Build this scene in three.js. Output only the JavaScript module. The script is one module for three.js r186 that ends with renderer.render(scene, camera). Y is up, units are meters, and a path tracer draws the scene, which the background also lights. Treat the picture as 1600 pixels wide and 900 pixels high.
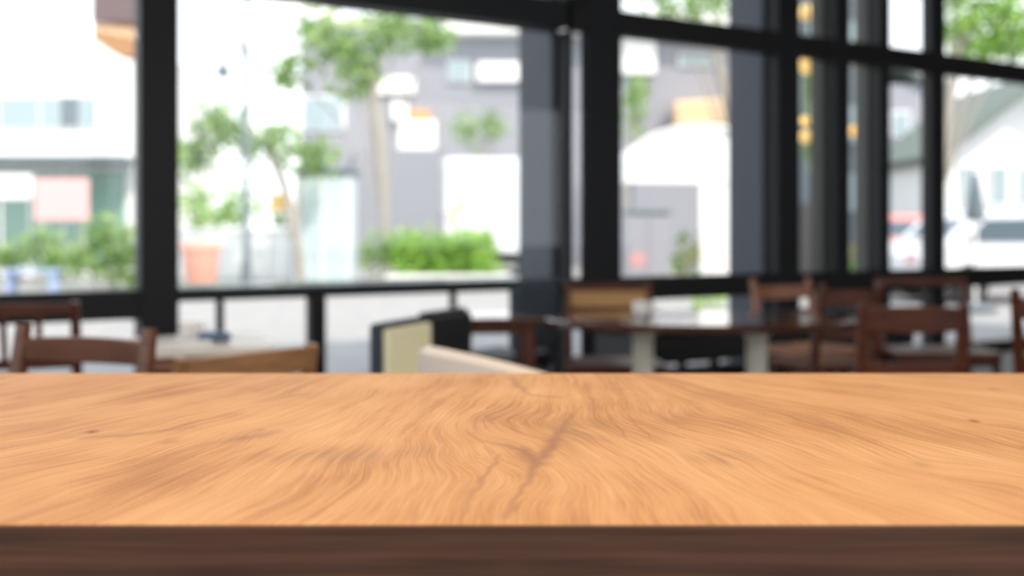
import * as THREE from 'three';
import { RoundedBoxGeometry } from 'three/addons/geometries/RoundedBoxGeometry.js';
import { mergeGeometries } from 'three/addons/utils/BufferGeometryUtils.js';
import { ImprovedNoise } from 'three/addons/math/ImprovedNoise.js';
import { RectAreaLightUniformsLib } from 'three/addons/lights/RectAreaLightUniformsLib.js';

// ---------------------------------------------------------------- camera, sky, sun, exposure
const scene = new THREE.Scene();
const renderer = new THREE.WebGLRenderer({ antialias: true });
renderer.toneMapping = THREE.LinearToneMapping;
renderer.toneMappingExposure = 1.0;
renderer.shadowMap.enabled = true;
RectAreaLightUniformsLib.init();

const EYE = 1.15, F = 1600, HORIZON = 363;
const camera = new THREE.PerspectiveCamera(2 * Math.atan(450 / F) * 180 / Math.PI, 16 / 9, 0.05, 300);
camera.position.set(0, EYE, 0);
camera.lookAt(0, EYE, -10);
camera.setViewOffset(1600, 900, 0, 450 - HORIZON, 1600, 900);   // shifted lens: verticals stay upright
camera.focus = 0.96;
camera.userData.fStop = 2.9;

const skyData = new Float32Array(64 * 32 * 4);
for (let j = 0; j < 32; j++) for (let i = 0; i < 64; i++) {
  const up = Math.max(0, (j + 0.5) / 16 - 1), k = (j * 64 + i) * 4;     // bright overcast, a little bluer overhead
  skyData[k] = 2.0 - 0.5 * up; skyData[k + 1] = 2.08 - 0.4 * up; skyData[k + 2] = 2.16 - 0.22 * up; skyData[k + 3] = 1;
}
const sky = new THREE.DataTexture(skyData, 64, 32, THREE.RGBAFormat, THREE.FloatType);
sky.mapping = THREE.EquirectangularReflectionMapping; sky.magFilter = THREE.LinearFilter; sky.needsUpdate = true;
scene.background = sky; scene.environment = sky;

const sun = new THREE.DirectionalLight(0xfff3e0, 4.4);
sun.position.set(24, 40, 14); sun.target.position.set(0, 0, -12);
sun.castShadow = true; sun.shadow.radius = 6;
Object.assign(sun.shadow.camera, { left: -45, right: 45, top: 45, bottom: -45, near: 1, far: 120 });
scene.add(sun, sun.target);

// ---------------------------------------------------------------- helpers
let seed = 7;
const rnd = () => { seed = (seed * 1664525 + 1013904223) >>> 0; return seed / 4294967296; };
const pn = new ImprovedNoise();
const noise = (x, y, z = 0) => pn.noise(x, y, z);
const fbm = (x, y, z = 0) => noise(x, y, z) * 0.55 + noise(x * 2.1, y * 2.1, z + 3.1) * 0.28 + noise(x * 4.3, y * 4.3, z + 7.7) * 0.17;
const clamp = (v, a = 0, b = 1) => Math.min(b, Math.max(a, v));
const sstep = (a, b, v) => { const t = clamp((v - a) / (b - a)); return t * t * (3 - 2 * t); };
const V = (x, y, z) => new THREE.Vector3(x, y, z);
const at = (px, py, d) => V((px - 800) / F * d, EYE - (py - HORIZON) / F * d, -d);
const names = {};
const numbered = (n) => { const k = names[n] = (names[n] ?? -1) + 1; return k ? n + '_' + String(k).padStart(3, '0') : n; };
function tag(o, label, category, group, kind) {
  o.userData.label = label;
  if (category) o.userData.category = category;
  if (group) o.userData.group = group;
  if (kind) o.userData.kind = kind;
  return o;
}
function metric(g) {      // uv in metres from the dominant axis of each normal
  if (g.index) g = g.toNonIndexed();
  const p = g.attributes.position, n = g.attributes.normal, uv = new Float32Array(p.count * 2);
  for (let i = 0; i < p.count; i++) {
    const a = Math.abs(n.getX(i)), b = Math.abs(n.getY(i)), c = Math.abs(n.getZ(i));
    const [u, v] = b > a && b > c ? [p.getX(i), p.getZ(i)] : a > c ? [p.getZ(i), p.getY(i)] : [p.getX(i), p.getY(i)];
    uv[i * 2] = u; uv[i * 2 + 1] = v;
  }
  g.setAttribute('uv', new THREE.BufferAttribute(uv, 2));
  return g;
}
function mesh(name, geo, mat, parent) {
  const m = new THREE.Mesh(geo, mat); m.name = parent && parent !== scene ? name : numbered(name);
  m.castShadow = m.receiveShadow = true;
  (parent ?? scene).add(m);
  return m;
}
const box = (w, h, d, x = 0, y = 0, z = 0, r = 0.004) =>
  metric((r > 0 ? new RoundedBoxGeometry(w, h, d, 1, Math.min(r, w / 3, h / 3, d / 3)) : new THREE.BoxGeometry(w, h, d)).translate(x, y, z));
const cyl = (r0, r1, h, x = 0, y = 0, z = 0, n = 20) => new THREE.CylinderGeometry(r1, r0, h, n).translate(x, y + h / 2, z);   // y is the foot
// rectangular bar swept along points; a = size across (T x up), b = size along up
function sweep(pts, a, b, up = V(0, 1, 0), ch = 0.25) {
  const A = Array.isArray(a) ? a : pts.map(() => a), B = Array.isArray(b) ? b : pts.map(() => b), rings = [];
  pts.forEach((p, i) => {
    const T = pts[Math.min(i + 1, pts.length - 1)].clone().sub(pts[Math.max(i - 1, 0)]).normalize();
    const S = T.clone().cross(up).normalize(), N = S.clone().cross(T).normalize();
    const ha = A[i] / 2, hb = B[i] / 2, c = Math.min(ha, hb) * ch;
    rings.push([[ha - c, hb], [ha, hb - c], [ha, c - hb], [ha - c, -hb], [c - ha, -hb], [-ha, c - hb], [-ha, hb - c], [c - ha, hb]].map(([s, t]) => p.clone().addScaledVector(S, s).addScaledVector(N, t)));
  });
  const pos = [], tri = (p, q, r) => pos.push(p.x, p.y, p.z, q.x, q.y, q.z, r.x, r.y, r.z);
  for (let i = 0; i + 1 < rings.length; i++) for (let k = 0; k < 8; k++) {
    const p = rings[i][k], q = rings[i][(k + 1) % 8], r = rings[i + 1][(k + 1) % 8], s = rings[i + 1][k];
    tri(p, q, r); tri(p, r, s);
  }
  const L = rings.length - 1;
  for (let k = 1; k < 7; k++) { tri(rings[0][0], rings[0][k + 1], rings[0][k]); tri(rings[L][0], rings[L][k], rings[L][k + 1]); }
  const g = new THREE.BufferGeometry();
  g.setAttribute('position', new THREE.Float32BufferAttribute(pos, 3));
  g.computeVertexNormals();
  return metric(g);
}
const tube = (pts, r, n = 8, seg = 24) => new THREE.TubeGeometry(new THREE.CatmullRomCurve3(pts), seg, r, n);
const merge = (list) => mergeGeometries(list.map((g) => { const q = g.index ? g.toNonIndexed() : g; for (const k of Object.keys(q.attributes)) if (!['position', 'normal', 'uv'].includes(k)) q.deleteAttribute(k); return q; }));

// ---------------------------------------------------------------- materials
function texture(w, h, fn, srgb = true) {
  const d = new Uint8Array(w * h * 4);
  for (let j = 0; j < h; j++) for (let i = 0; i < w; i++) {
    const c = fn(i / w, j / h, i, j), k = (j * w + i) * 4;
    d[k] = clamp(c[0], 0, 255); d[k + 1] = clamp(c[1], 0, 255); d[k + 2] = clamp(c[2], 0, 255); d[k + 3] = 255;
  }
  const t = new THREE.DataTexture(d, w, h, THREE.RGBAFormat);
  t.wrapS = t.wrapT = THREE.MirroredRepeatWrapping; t.magFilter = THREE.LinearFilter; t.minFilter = THREE.LinearMipmapLinearFilter; t.generateMipmaps = true;
  if (srgb) t.colorSpace = THREE.SRGBColorSpace;
  t.needsUpdate = true;
  return t;
}
const mixc = (a, b, t) => [a[0] + (b[0] - a[0]) * t, a[1] + (b[1] - a[1]) * t, a[2] + (b[2] - a[2]) * t];
function grainTexture(light, dark, rep = 2) {           // straight grain along u
  const t = texture(512, 256, (u, v) => {
    const g = noise(u * 3, v * 60, 1) * 0.5 + noise(u * 5, v * 24, 4) * 0.6 + noise(u * 1.5, v * 7, 9) * 0.6;
    return mixc(dark, light, clamp(0.5 + 0.55 * g));
  });
  t.repeat.set(rep, rep);
  return t;
}
const std = (c, roughness = 0.6, more = {}) => new THREE.MeshStandardMaterial({ color: c, roughness, side: THREE.DoubleSide, ...more });
const woodMat = (light, dark, roughness, rep, more) => new THREE.MeshPhysicalMaterial({ map: grainTexture(light, dark, rep), roughness, side: THREE.DoubleSide, ...more });
const M = {
  frame: std(0x0d1016, 0.6),
  frameDark: std(0x0c0d10, 0.6),
  column: std(0x3e4450, 0.6),
  columnWarm: std(0x53524f, 0.6),
  darkWall: std(0x6c767c, 0.85),
  ledge: std(0x48535c, 0.2),
  glass: new THREE.MeshPhysicalMaterial({ color: 0xffffff, transmission: 1, thickness: 0, roughness: 0, ior: 1.45 }),
  darkWood: woodMat([112, 58, 33], [64, 29, 15], 0.42, 2.5, { specularIntensity: 0.7 }),
  midWood: woodMat([176, 126, 98], [136, 90, 66], 0.4, 2.5),
  brownWood: woodMat([130, 84, 58], [86, 50, 34], 0.38, 2.5),
  tanWood: woodMat([176, 130, 84], [132, 92, 56], 0.45, 2.5),
  cane: woodMat([206, 164, 112], [170, 128, 80], 0.6, 4),
  tableDark: woodMat([96, 56, 40], [54, 30, 22], 0.18, 2, { clearcoat: 1, clearcoatRoughness: 0.06 }),
  tablePale: woodMat([240, 236, 230], [222, 214, 204], 0.3, 2),
  black: std(0x15161a, 0.55),
  slateDark: std(0x1c1f25, 0.6),
  slate: std(0x39434f, 0.8),
  creamFabric: std(0xf4efcc, 0.85),
  whiteLeather: std(0xf6e8dc, 0.5),
  pedestal: std(0xe6e2d0, 0.35),
  ceramic: std(0xf2f1ee, 0.25),
  blueThing: std(0x5c7396, 0.4),
  benchBlue: std(0xa4b6dc, 0.6),
  floor: new THREE.MeshStandardMaterial({ map: texture(256, 256, (u, v) => mixc([92, 84, 78], [66, 60, 56], clamp(0.5 + fbm(u * 8, v * 8)))), roughness: 0.55 }),
  wall: std(0x8d8680, 0.85),
  ceiling: std(0x55524f, 0.9),
  pavement: new THREE.MeshStandardMaterial({ map: texture(256, 256, (u, v) => mixc([162, 161, 160], [140, 140, 140], clamp(0.5 + fbm(u * 9, v * 9) + 0.3 * noise(u * 60, v * 60)))), roughness: 0.9 }),
  whiteWall: std(0xeef0f0, 0.85),
  greyWall: std(0x9a9ba4, 0.85),
  greyWall2: std(0x90929b, 0.85),
  shutter: std(0x9a9ba2, 0.6, { metalness: 0.1 }),
  dimGlass: std(0x9fb0b6, 0.15),
  tealGlass: std(0x86ada0, 0.2),
  pinkSign: std(0xe8b4b4, 0.6),
  white: std(0xf6f6f4, 0.6),
  orange: std(0xe0a468, 0.6),
  mauve: std(0x766668, 0.7),
  terracotta: std(0xe6a896, 0.8),
  yellow: std(0xf2c84a, 0.6),
  green: std(0x5f9f62, 0.6),
  postGrey: std(0x6c7880, 0.5),
  kiosk: std(0xc4d6da, 0.3),
  roofGrey: std(0x6f7a74, 0.8),
  bark: std(0xa29c93, 0.9),
  carWhite: new THREE.MeshPhysicalMaterial({ color: 0xe9ecf2, roughness: 0.3, clearcoat: 1, side: THREE.DoubleSide }),
  carRed: new THREE.MeshPhysicalMaterial({ color: 0xd88a84, roughness: 0.35, clearcoat: 1, side: THREE.DoubleSide }),
  carBlue: new THREE.MeshPhysicalMaterial({ color: 0x8fa8d8, roughness: 0.35, clearcoat: 1, side: THREE.DoubleSide }),
  carGlass: std(0x50606c, 0.1),
  tyre: std(0x2a2a2c, 0.9),
  tail: std(0xc84038, 0.4),
  faded: std(0xc49494, 0.6),
  sand: std(0xe6c49c, 0.7),
  ochre: std(0xb48a62, 0.7),
};
const leafMat = new THREE.MeshPhysicalMaterial({ color: 0xffffff, roughness: 0.9, transmission: 0.42, thickness: 0, side: THREE.DoubleSide });

// ---------------------------------------------------------------- the room: window wall turned 30 degrees to the lens axis
const TH = Math.PI / 6, WC = 7.18, CT = Math.cos(TH), ST = Math.sin(TH);
const sOf = (px) => { const u = (px - 800) / F; return u * WC / (1 - Math.tan(TH) * u) / CT; };    // place along the wall
const roomGroup = (name, label, n = 0) => {
  const g = new THREE.Group(); g.name = name; g.position.set(ST * n, 0, -WC + CT * n); g.rotation.y = TH;
  tag(g, label, null, null, 'structure'); scene.add(g);
  return g;
};
const local = (s, y, n) => V(CT * s + ST * n, y, -WC - ST * s + CT * n);
const S0 = -8, S1 = 8.6, N1 = 9.6, CEIL = 4.3;
const RAIL0 = 0.635, RAIL1 = 0.815, HEAD0 = 2.62, HEAD1 = 2.81;
function struct(name, geo, mat, label) {
  const m = mesh(name, geo, mat); m.position.set(0, 0, -WC); m.rotation.y = TH; tag(m, label, null, null, 'structure'); return m;
}
struct('floor', box(S1 - S0 + 0.4, 0.2, N1 + 0.4, (S0 + S1) / 2, -0.1, N1 / 2, 0), M.floor, 'dark grey stone floor of the cafe');
struct('ceiling', box(S1 - S0 + 0.6, 0.25, N1 + 0.6, (S0 + S1) / 2, CEIL + 0.125, N1 / 2, 0), M.ceiling, 'dark ceiling above the cafe');
struct('wall_right', box(0.2, CEIL, N1 + 0.2, S1 + 0.1, CEIL / 2, N1 / 2, 0), M.wall, 'plain side wall at the far end of the window front');
// back wall and left wall: glazed above a parapet, out of view, they let daylight onto the counter
{
  const piers = [];
  piers.push(box(S1 - S0, 0.9, 0.2, (S0 + S1) / 2, 0.45, N1 + 0.1, 0), box(S1 - S0, CEIL - 3.4, 0.2, (S0 + S1) / 2, (CEIL + 3.4) / 2, N1 + 0.1, 0));
  for (let i = 0; i <= 5; i++) piers.push(box(0.25, 2.5, 0.2, S0 + 0.125 + i * (S1 - S0 - 0.25) / 5, 2.15, N1 + 0.1, 0));
  struct('wall_back', merge(piers), M.wall, 'back wall with a row of large window openings');
  const p2 = [box(0.2, 0.9, N1 + 0.2, S0 - 0.1, 0.45, N1 / 2, 0), box(0.2, CEIL - 3.4, N1 + 0.2, S0 - 0.1, (CEIL + 3.4) / 2, N1 / 2, 0)];
  for (let i = 0; i <= 3; i++) p2.push(box(0.2, 2.5, 0.25, S0 - 0.1, 2.15, 0.125 + i * (N1 - 0.25) / 3, 0));
  struct('wall_left', merge(p2), M.wall, 'side wall with large window openings beside the counter');
  const w = roomGroup('window_9', 'glazing of the back and side walls');
  for (let i = 0; i < 5; i++) mesh('pane', new THREE.PlaneGeometry((S1 - S0 - 0.25) / 5, 2.5).translate(S0 + 0.125 + (i + 0.5) * (S1 - S0 - 0.25) / 5, 2.15, N1 + 0.1), M.glass, w);
  for (let i = 0; i < 3; i++) mesh('pane', new THREE.PlaneGeometry((N1 - 0.25) / 3, 2.5).rotateY(Math.PI / 2).translate(S0 - 0.1, 2.15, 0.125 + (i + 0.5) * (N1 - 0.25) / 3), M.glass, w);
}
// one bay of the window front: frame members are parts, every pane a part
const mull = (g, name, s0, s1, y0, y1, mat = M.frame, depth = 0.1) => mesh(name, box(s1 - s0, y1 - y0, depth, (s0 + s1) / 2, (y0 + y1) / 2, -depth / 2, 0.008), mat, g);
const pane = (g, s0, s1, y0, y1) => mesh('pane', new THREE.PlaneGeometry(s1 - s0, y1 - y0).translate((s0 + s1) / 2, (y0 + y1) / 2, -0.05), M.glass, g);
const A0 = sOf(219), A1 = sOf(280), B0 = sOf(886), B1 = sOf(896), B2 = sOf(920), B3 = sOf(972), C0 = sOf(1215), C1 = sOf(1251), D0 = sOf(1307), D1 = sOf(1329), E0 = sOf(1376), E1 = sOf(1392), F0 = sOf(1456), F1 = sOf(1478);
const END = S1;
{
  // bays to the left of the frame and the left bay in view
  const w = roomGroup('window_1', 'black framed window bay beside the thick black post');
  mull(w, 'post', A0, A1, 0, CEIL, M.frame, 0.2);
  mull(w, 'rail', S0, A0, RAIL0 + 0.01, RAIL1, M.frameDark);
  mull(w, 'sill', S0, A0, 0, 0.1, M.frameDark);
  mull(w, 'header', S0, A0, HEAD0, HEAD1 + 0.1);
  for (const s of [S0 + 0.1, -5.6]) mull(w, 'post', s - 0.08, s + 0.08, 0.1, CEIL);
  for (const [a, b] of [[S0 + 0.18, -5.68], [-5.52, A0]]) { pane(w, a, b, RAIL1, HEAD0); pane(w, a, b, 0.1, RAIL0); pane(w, a, b, HEAD1 + 0.1, CEIL); }
}
{
  const w = roomGroup('window_2', 'wide window bay with a bar ledge along its foot');
  mull(w, 'header', A1, B0, HEAD0, HEAD1 + 0.02, M.frame, 0.2);
  mull(w, 'sill', A1, B0, 0, 0.08, M.frameDark);
  const lg = box(B0 - A1, 0.03, 0.56, (A1 + B0) / 2, 0.805, -0.26, 0.008);
  mesh('ledge', lg, M.ledge, w);
  mesh('ledge_bearer', box(B0 - A1, 0.05, 0.03, (A1 + B0) / 2, 0.765, -0.015, 0.004), M.frameDark, w);
  for (const px of [345, 498, 710]) { const s = sOf(px), hw = px === 498 ? 0.052 : 0.022; mull(w, 'ledge_post', s - hw, s + hw, 0.08, 0.74, M.frame, hw * 2); }
  pane(w, A1, B0, 0.82, HEAD0); pane(w, A1, B0, HEAD1, CEIL);
  mull(w, 'jamb', B0, B1, 0, HEAD0, M.frame, 0.16);
}
function gridBay(name, label, s0, s1, postL, postR, warm) {
  const w = roomGroup(name, label);
  if (postL) mull(w, 'mullion', postL[0], postL[1], 0, CEIL, warm ? M.frameDark : M.frame, warm ? 0.06 : 0.12);
  mull(w, 'transom', s0, s1, HEAD0, HEAD1, M.frameDark);
  mull(w, 'rail', s0, s1, RAIL0, RAIL1, M.frameDark);
  mull(w, 'sill', s0, s1, 0, 0.1, M.frameDark);
  pane(w, s0, s1, 0.1, RAIL0); pane(w, s0, s1, RAIL1, HEAD0); pane(w, s0, s1, HEAD1, CEIL);
  return w;
}
{
  const w = gridBay('window_3', 'narrow glazed strip between two dark uprights', B1, B2);
  mull(w, 'panel', B0 - 0.02, B2, HEAD1, CEIL, M.frameDark, 0.14);
}
gridBay('window_4', 'tall pane beyond the round table, framed in black', B3, C0, [B2, B3]);
gridBay('window_5', 'slim pane with a warm lamp and foliage behind', C1, D0, [C0, C1], 1);
gridBay('window_6', 'slim dim pane with grey column behind', D1, E0, [D0, D1], 1);
gridBay('window_7', 'slim bright pane with parked car behind', E1, F0, [E0, E1], 1);
gridBay('window_8', 'broad pane at the far end with a gabled house behind', F1, END, [F0, F1], 1);

// ceiling lamps over the counter and over the dining room: glowing diffuser + area light of the same size
function panelLamp(x, y, z, w, d, L, label, turn = 0) {
  const g = new THREE.Group(); g.name = numbered('ceiling_lamp'); g.position.set(x, y, z); g.rotation.y = turn; scene.add(g);
  tag(g, label, 'lamp');
  mesh('housing', box(w + 0.06, 0.05, d + 0.06, 0, 0.045, 0), M.black, g);
  mesh('diffuser', box(w, 0.02, d, 0, 0.012, 0, 0), new THREE.MeshStandardMaterial({ color: 0xffffff, emissive: 0xfff0dc, emissiveIntensity: 1.5, roughness: 0.5 }), g);
  for (const s of [-1, 1]) mesh('cable', cyl(0.006, 0.006, CEIL - y - 0.06, s * w * 0.4, 0.06, 0, 6), M.black, g);
  const l = new THREE.RectAreaLight(0xffecd2, L, w, d);
  l.rotation.x = -Math.PI / 2; l.position.y = -0.004; g.add(l);
}
panelLamp(-0.95, 2.75, -0.75, 1.3, 0.5, 7.6, 'hanging lamp panel over the left end of the counter');
panelLamp(0.75, 2.75, -0.75, 1.3, 0.5, 7.6, 'hanging lamp panel over the right end of the counter');
panelLamp(-0.1, 2.75, 0.9, 1.6, 0.5, 7, 'hanging lamp panel behind the counter front');
panelLamp(1.6, 3.3, -4.2, 1.3, 0.4, 7, 'hanging lamp panel over the oval table');
panelLamp(0.35, 3.1, -2.6, 1.3, 0.4, 9.5, 'hanging lamp panel over the white tub chair');

// ---------------------------------------------------------------- the counter in front
{
  const y = 0.95, z0 = -1.455, z1 = -0.703, L = 2.7;
  const K = [];                                            // knots and swirls in metres: x, depth, radius, strength
  K.push([-0.42, 1.04, 0.022, 1], [0.49, 1.085, 0.018, 1], [0.35, 0.9, 0.03, 0.7], [0.475, 0.95, 0.04, 0.8], [-0.25, 1.026, 0.02, 0.6], [-0.03, 1.1, 0.055, 0.8], [0.17, 1.08, 0.06, 0.7], [-0.33, 0.99, 0.03, 0.4], [0.62, 1.3, 0.03, 0.8], [-0.6, 1.25, 0.03, 0.7]);
  // dark vein: three arms that leave one blotch; x, depth, half width, strength at each point
  // dark vein: arms that leave one blotch; x, depth, half width, strength at each point
  const veins = [[[0.074, 1.17, 0.003, 0.12], [0.057, 1.077, 0.004, 0.4], [0.0435, 0.994, 0.006, 0.55], [0.0288, 0.922, 0.007, 0.6], [0.022, 0.9, 0.008, 0.6]],
    [[0.0205, 0.885, 0.008, 0.65], [0.019, 0.862, 0.004, 0.5], [0.008, 0.8, 0.0028, 0.42], [-0.003, 0.72, 0.0025, 0.32]],
    [[0.022, 0.89, 0.009, 0.65], [0.0143, 0.917, 0.009, 0.65], [0.007, 0.941, 0.008, 0.6], [-0.006, 0.96, 0.006, 0.4], [-0.025, 0.975, 0.005, 0.12]],
    [[-0.013, 0.925, 0.0025, 0.2], [-0.018, 0.88, 0.0028, 0.4], [-0.024, 0.82, 0.0028, 0.36], [-0.031, 0.729, 0.0025, 0.25]],
    [[0.29, 1.155, 0.002, 0.2], [0.31, 1.08, 0.003, 0.4], [0.335, 1.01, 0.003, 0.35], [0.345, 0.97, 0.002, 0.1]],
    [[0.105, 1.12, 0.0018, 0.2], [0.11, 1.06, 0.002, 0.4], [0.111, 1.0, 0.0018, 0.3]],
    [[0.126, 1.12, 0.0015, 0.15], [0.132, 1.06, 0.002, 0.35], [0.134, 1.0, 0.0018, 0.3]],
    [[-0.3, 1.2, 0.002, 0.2], [-0.27, 1.25, 0.003, 0.3], [-0.2, 1.32, 0.002, 0.1]],
    [[0.0, 1.42, 0.006, 0.3], [0.008, 1.33, 0.007, 0.35], [0.02, 1.26, 0.006, 0.3], [0.06, 1.24, 0.004, 0.2]],
    [[-0.235, 1.03, 0.006, 0.2], [-0.25, 1.01, 0.008, 0.35], [-0.29, 0.96, 0.006, 0.1]],
    [[-0.43, 1.0, 0.006, 0.1], [-0.38, 1.01, 0.007, 0.4], [-0.33, 1.05, 0.005, 0.15]]];
  const vein = (px, py, a, b) => { const dx = b[0] - a[0], dy = b[1] - a[1], t = clamp(((px - a[0]) * dx + (py - a[1]) * dy) / (dx * dx + dy * dy)), q = Math.hypot(px - a[0] - t * dx, (py - a[1] - t * dy) * 0.6) / (a[2] + (b[2] - a[2]) * t); return (a[3] + (b[3] - a[3]) * t) * Math.exp(-q * q); };
  const SX = 1.6, SZ = 0.8;                                // the board that the texture covers, metres
  const top = texture(2048, 1024, (u, v) => {
    const x = (u - 0.5) * SX, d = 0.68 + v * SZ;
    const wx = x + 0.016 * fbm(x * 4, d * 3, 2) + 0.005 * fbm(x * 14, d * 6, 5), wd = d + 0.05 * fbm(x * 4, d * 4, 8);
    let g = wx * Math.exp(1.15 * (wd - 0.9)) + 0.06 * fbm(x * 2.4, d * 2, 11);
    g += 0.55 * sstep(1.12, 1.5, wd) * (wd - 1.12) * (0.4 + noise(x * 3, 5.5));       // grain turns across the far side
    let kn = 0;
    for (const [kx, kd, r, s] of K) {
      const dx = (wx - kx) / 1.0, dy = (wd - kd) / 1.7, q = Math.hypot(dx, dy) / r;
      if (q < 5) { const e = Math.exp(-q * q / 3.2) * s; g += e * r * (1.6 - 0.5 * q) * (dx > 0 ? 1 : 0.75); kn = Math.max(kn, Math.exp(-q * q * 14) * (s > 0.9 ? 1 : 0.25)); }
    }
    const fib = noise(g * 130, d * 5, 4) * 0.34 + noise(g * 320, d * 9, 7) * 0.4 + noise(g * 700, d * 22, 13) * 0.44;
    const streak = noise(g * 17, d * 2.6, 1) * 0.45 + noise(g * 48, d * 4.2, 17) * 0.5;
    const near = Math.exp(-Math.pow((x - 0.42) / 0.12, 2) - Math.pow((d - 0.94) / 0.13, 2)) + 0.8 * Math.exp(-Math.pow((x + 0.03) / 0.07, 2) - Math.pow((d - 1.1) / 0.12, 2)) + 0.6 * Math.exp(-Math.pow((x - 0.17) / 0.08, 2) - Math.pow((d - 1.04) / 0.09, 2)) + 0.7 * Math.exp(-Math.pow((x + 0.42) / 0.05, 2) - Math.pow((d - 1.03) / 0.06, 2));
    const rings = Math.pow(0.5 + 0.5 * Math.sin(g * 520 + 5 * fbm(x * 5, d * 5, 20)), 2) - 0.4;
    const broad = fbm(x * 3.4, d * 3, 40) * 0.6 + 0.75 * fbm(x * 9, d * 5, 44) + 0.4 * fbm(g * 12, d * 7, 52);
    const t = 0.54 + 0.34 * streak + 0.4 * fib - 0.2 * rings * near + 0.4 * broad - 0.1 * near + 0.05 * noise(x * 420, d * 210, 3);
    let c = t > 0.5 ? mixc([208, 153, 101], [233, 186, 133], clamp((t - 0.5) * 1.8)) : mixc([158, 106, 60], [208, 153, 101], clamp(t * 2));
    let vm = 0; const vx = x + 0.008 * fbm(x * 12, d * 9, 2) + 0.003 * noise(x * 60, d * 40, 2), vy = d + 0.012 * fbm(x * 11, d * 11, 6);
    for (const vv of veins) for (let i = 0; i + 1 < vv.length; i++) vm = Math.max(vm, vein(vx, vy, vv[i], vv[i + 1]));
    c = mixc(c, [134, 90, 66], clamp(vm * (0.9 + 0.5 * fib), 0, 0.8));
    const smear = Math.exp(-Math.pow((x + 0.149 - (d - 0.917) * 0.6) / 0.05, 2) - Math.pow((d - 0.917) / 0.03, 2)) + 0.8 * Math.exp(-Math.pow((x - 0.19) / 0.03, 2) - Math.pow((d - 0.91) / 0.03, 2)) + 0.7 * Math.exp(-Math.pow((x - 0.06) / 0.03, 2) - Math.pow((d - 1.02) / 0.08, 2));
    c = mixc(c, [150, 112, 84], clamp(smear * (0.35 + 0.9 * noise(g * 120, d * 12, 9)), 0, 0.5));
    return mixc(c, [120, 76, 48], clamp(kn * 0.8));
  });
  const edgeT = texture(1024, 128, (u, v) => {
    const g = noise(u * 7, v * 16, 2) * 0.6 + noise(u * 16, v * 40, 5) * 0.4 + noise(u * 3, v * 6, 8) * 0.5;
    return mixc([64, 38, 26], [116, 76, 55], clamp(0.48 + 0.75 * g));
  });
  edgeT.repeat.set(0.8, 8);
  const g = new THREE.Group(); g.name = 'counter_table'; g.position.set(0, 0, (z0 + z1) / 2); scene.add(g);
  tag(g, 'long honey coloured wooden counter with dark brown front edge, sharp in the foreground', 'table');
  const cz = (z0 + z1) / 2, topG = new RoundedBoxGeometry(L, 0.026, z1 - z0, 2, 0.0016).translate(0, y - 0.013, 0);
  { const p = topG.attributes.position, uv = new Float32Array(p.count * 2);
    for (let i = 0; i < p.count; i++) { uv[i * 2] = p.getX(i) / SX + 0.5; uv[i * 2 + 1] = (-(p.getZ(i) + cz) - 0.68) / SZ; }
    topG.setAttribute('uv', new THREE.BufferAttribute(uv, 2)); }
  mesh('tabletop', topG, new THREE.MeshPhysicalMaterial({ map: top, roughness: 0.58, specularIntensity: 0.6 }), g);
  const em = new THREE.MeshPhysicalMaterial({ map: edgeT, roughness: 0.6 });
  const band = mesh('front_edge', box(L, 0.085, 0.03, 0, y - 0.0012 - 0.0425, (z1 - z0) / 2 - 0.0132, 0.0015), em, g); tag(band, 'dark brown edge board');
  mesh('back_edge', box(L, 0.06, 0.03, 0, y - 0.057, -(z1 - z0) / 2 + 0.03, 0.002), em, g);
  for (const sx of [-1, 1]) {
    for (const sz of [-1, 1]) mesh('leg', box(0.08, y - 0.026, 0.08, sx * (L / 2 - 0.1), (y - 0.026) / 2, sz * ((z1 - z0) / 2 - 0.09), 0.006), em, g);
    mesh('stretcher', box(0.05, 0.06, z1 - z0 - 0.26, sx * (L / 2 - 0.1), 0.25, 0), em, g);
  }
}

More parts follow.
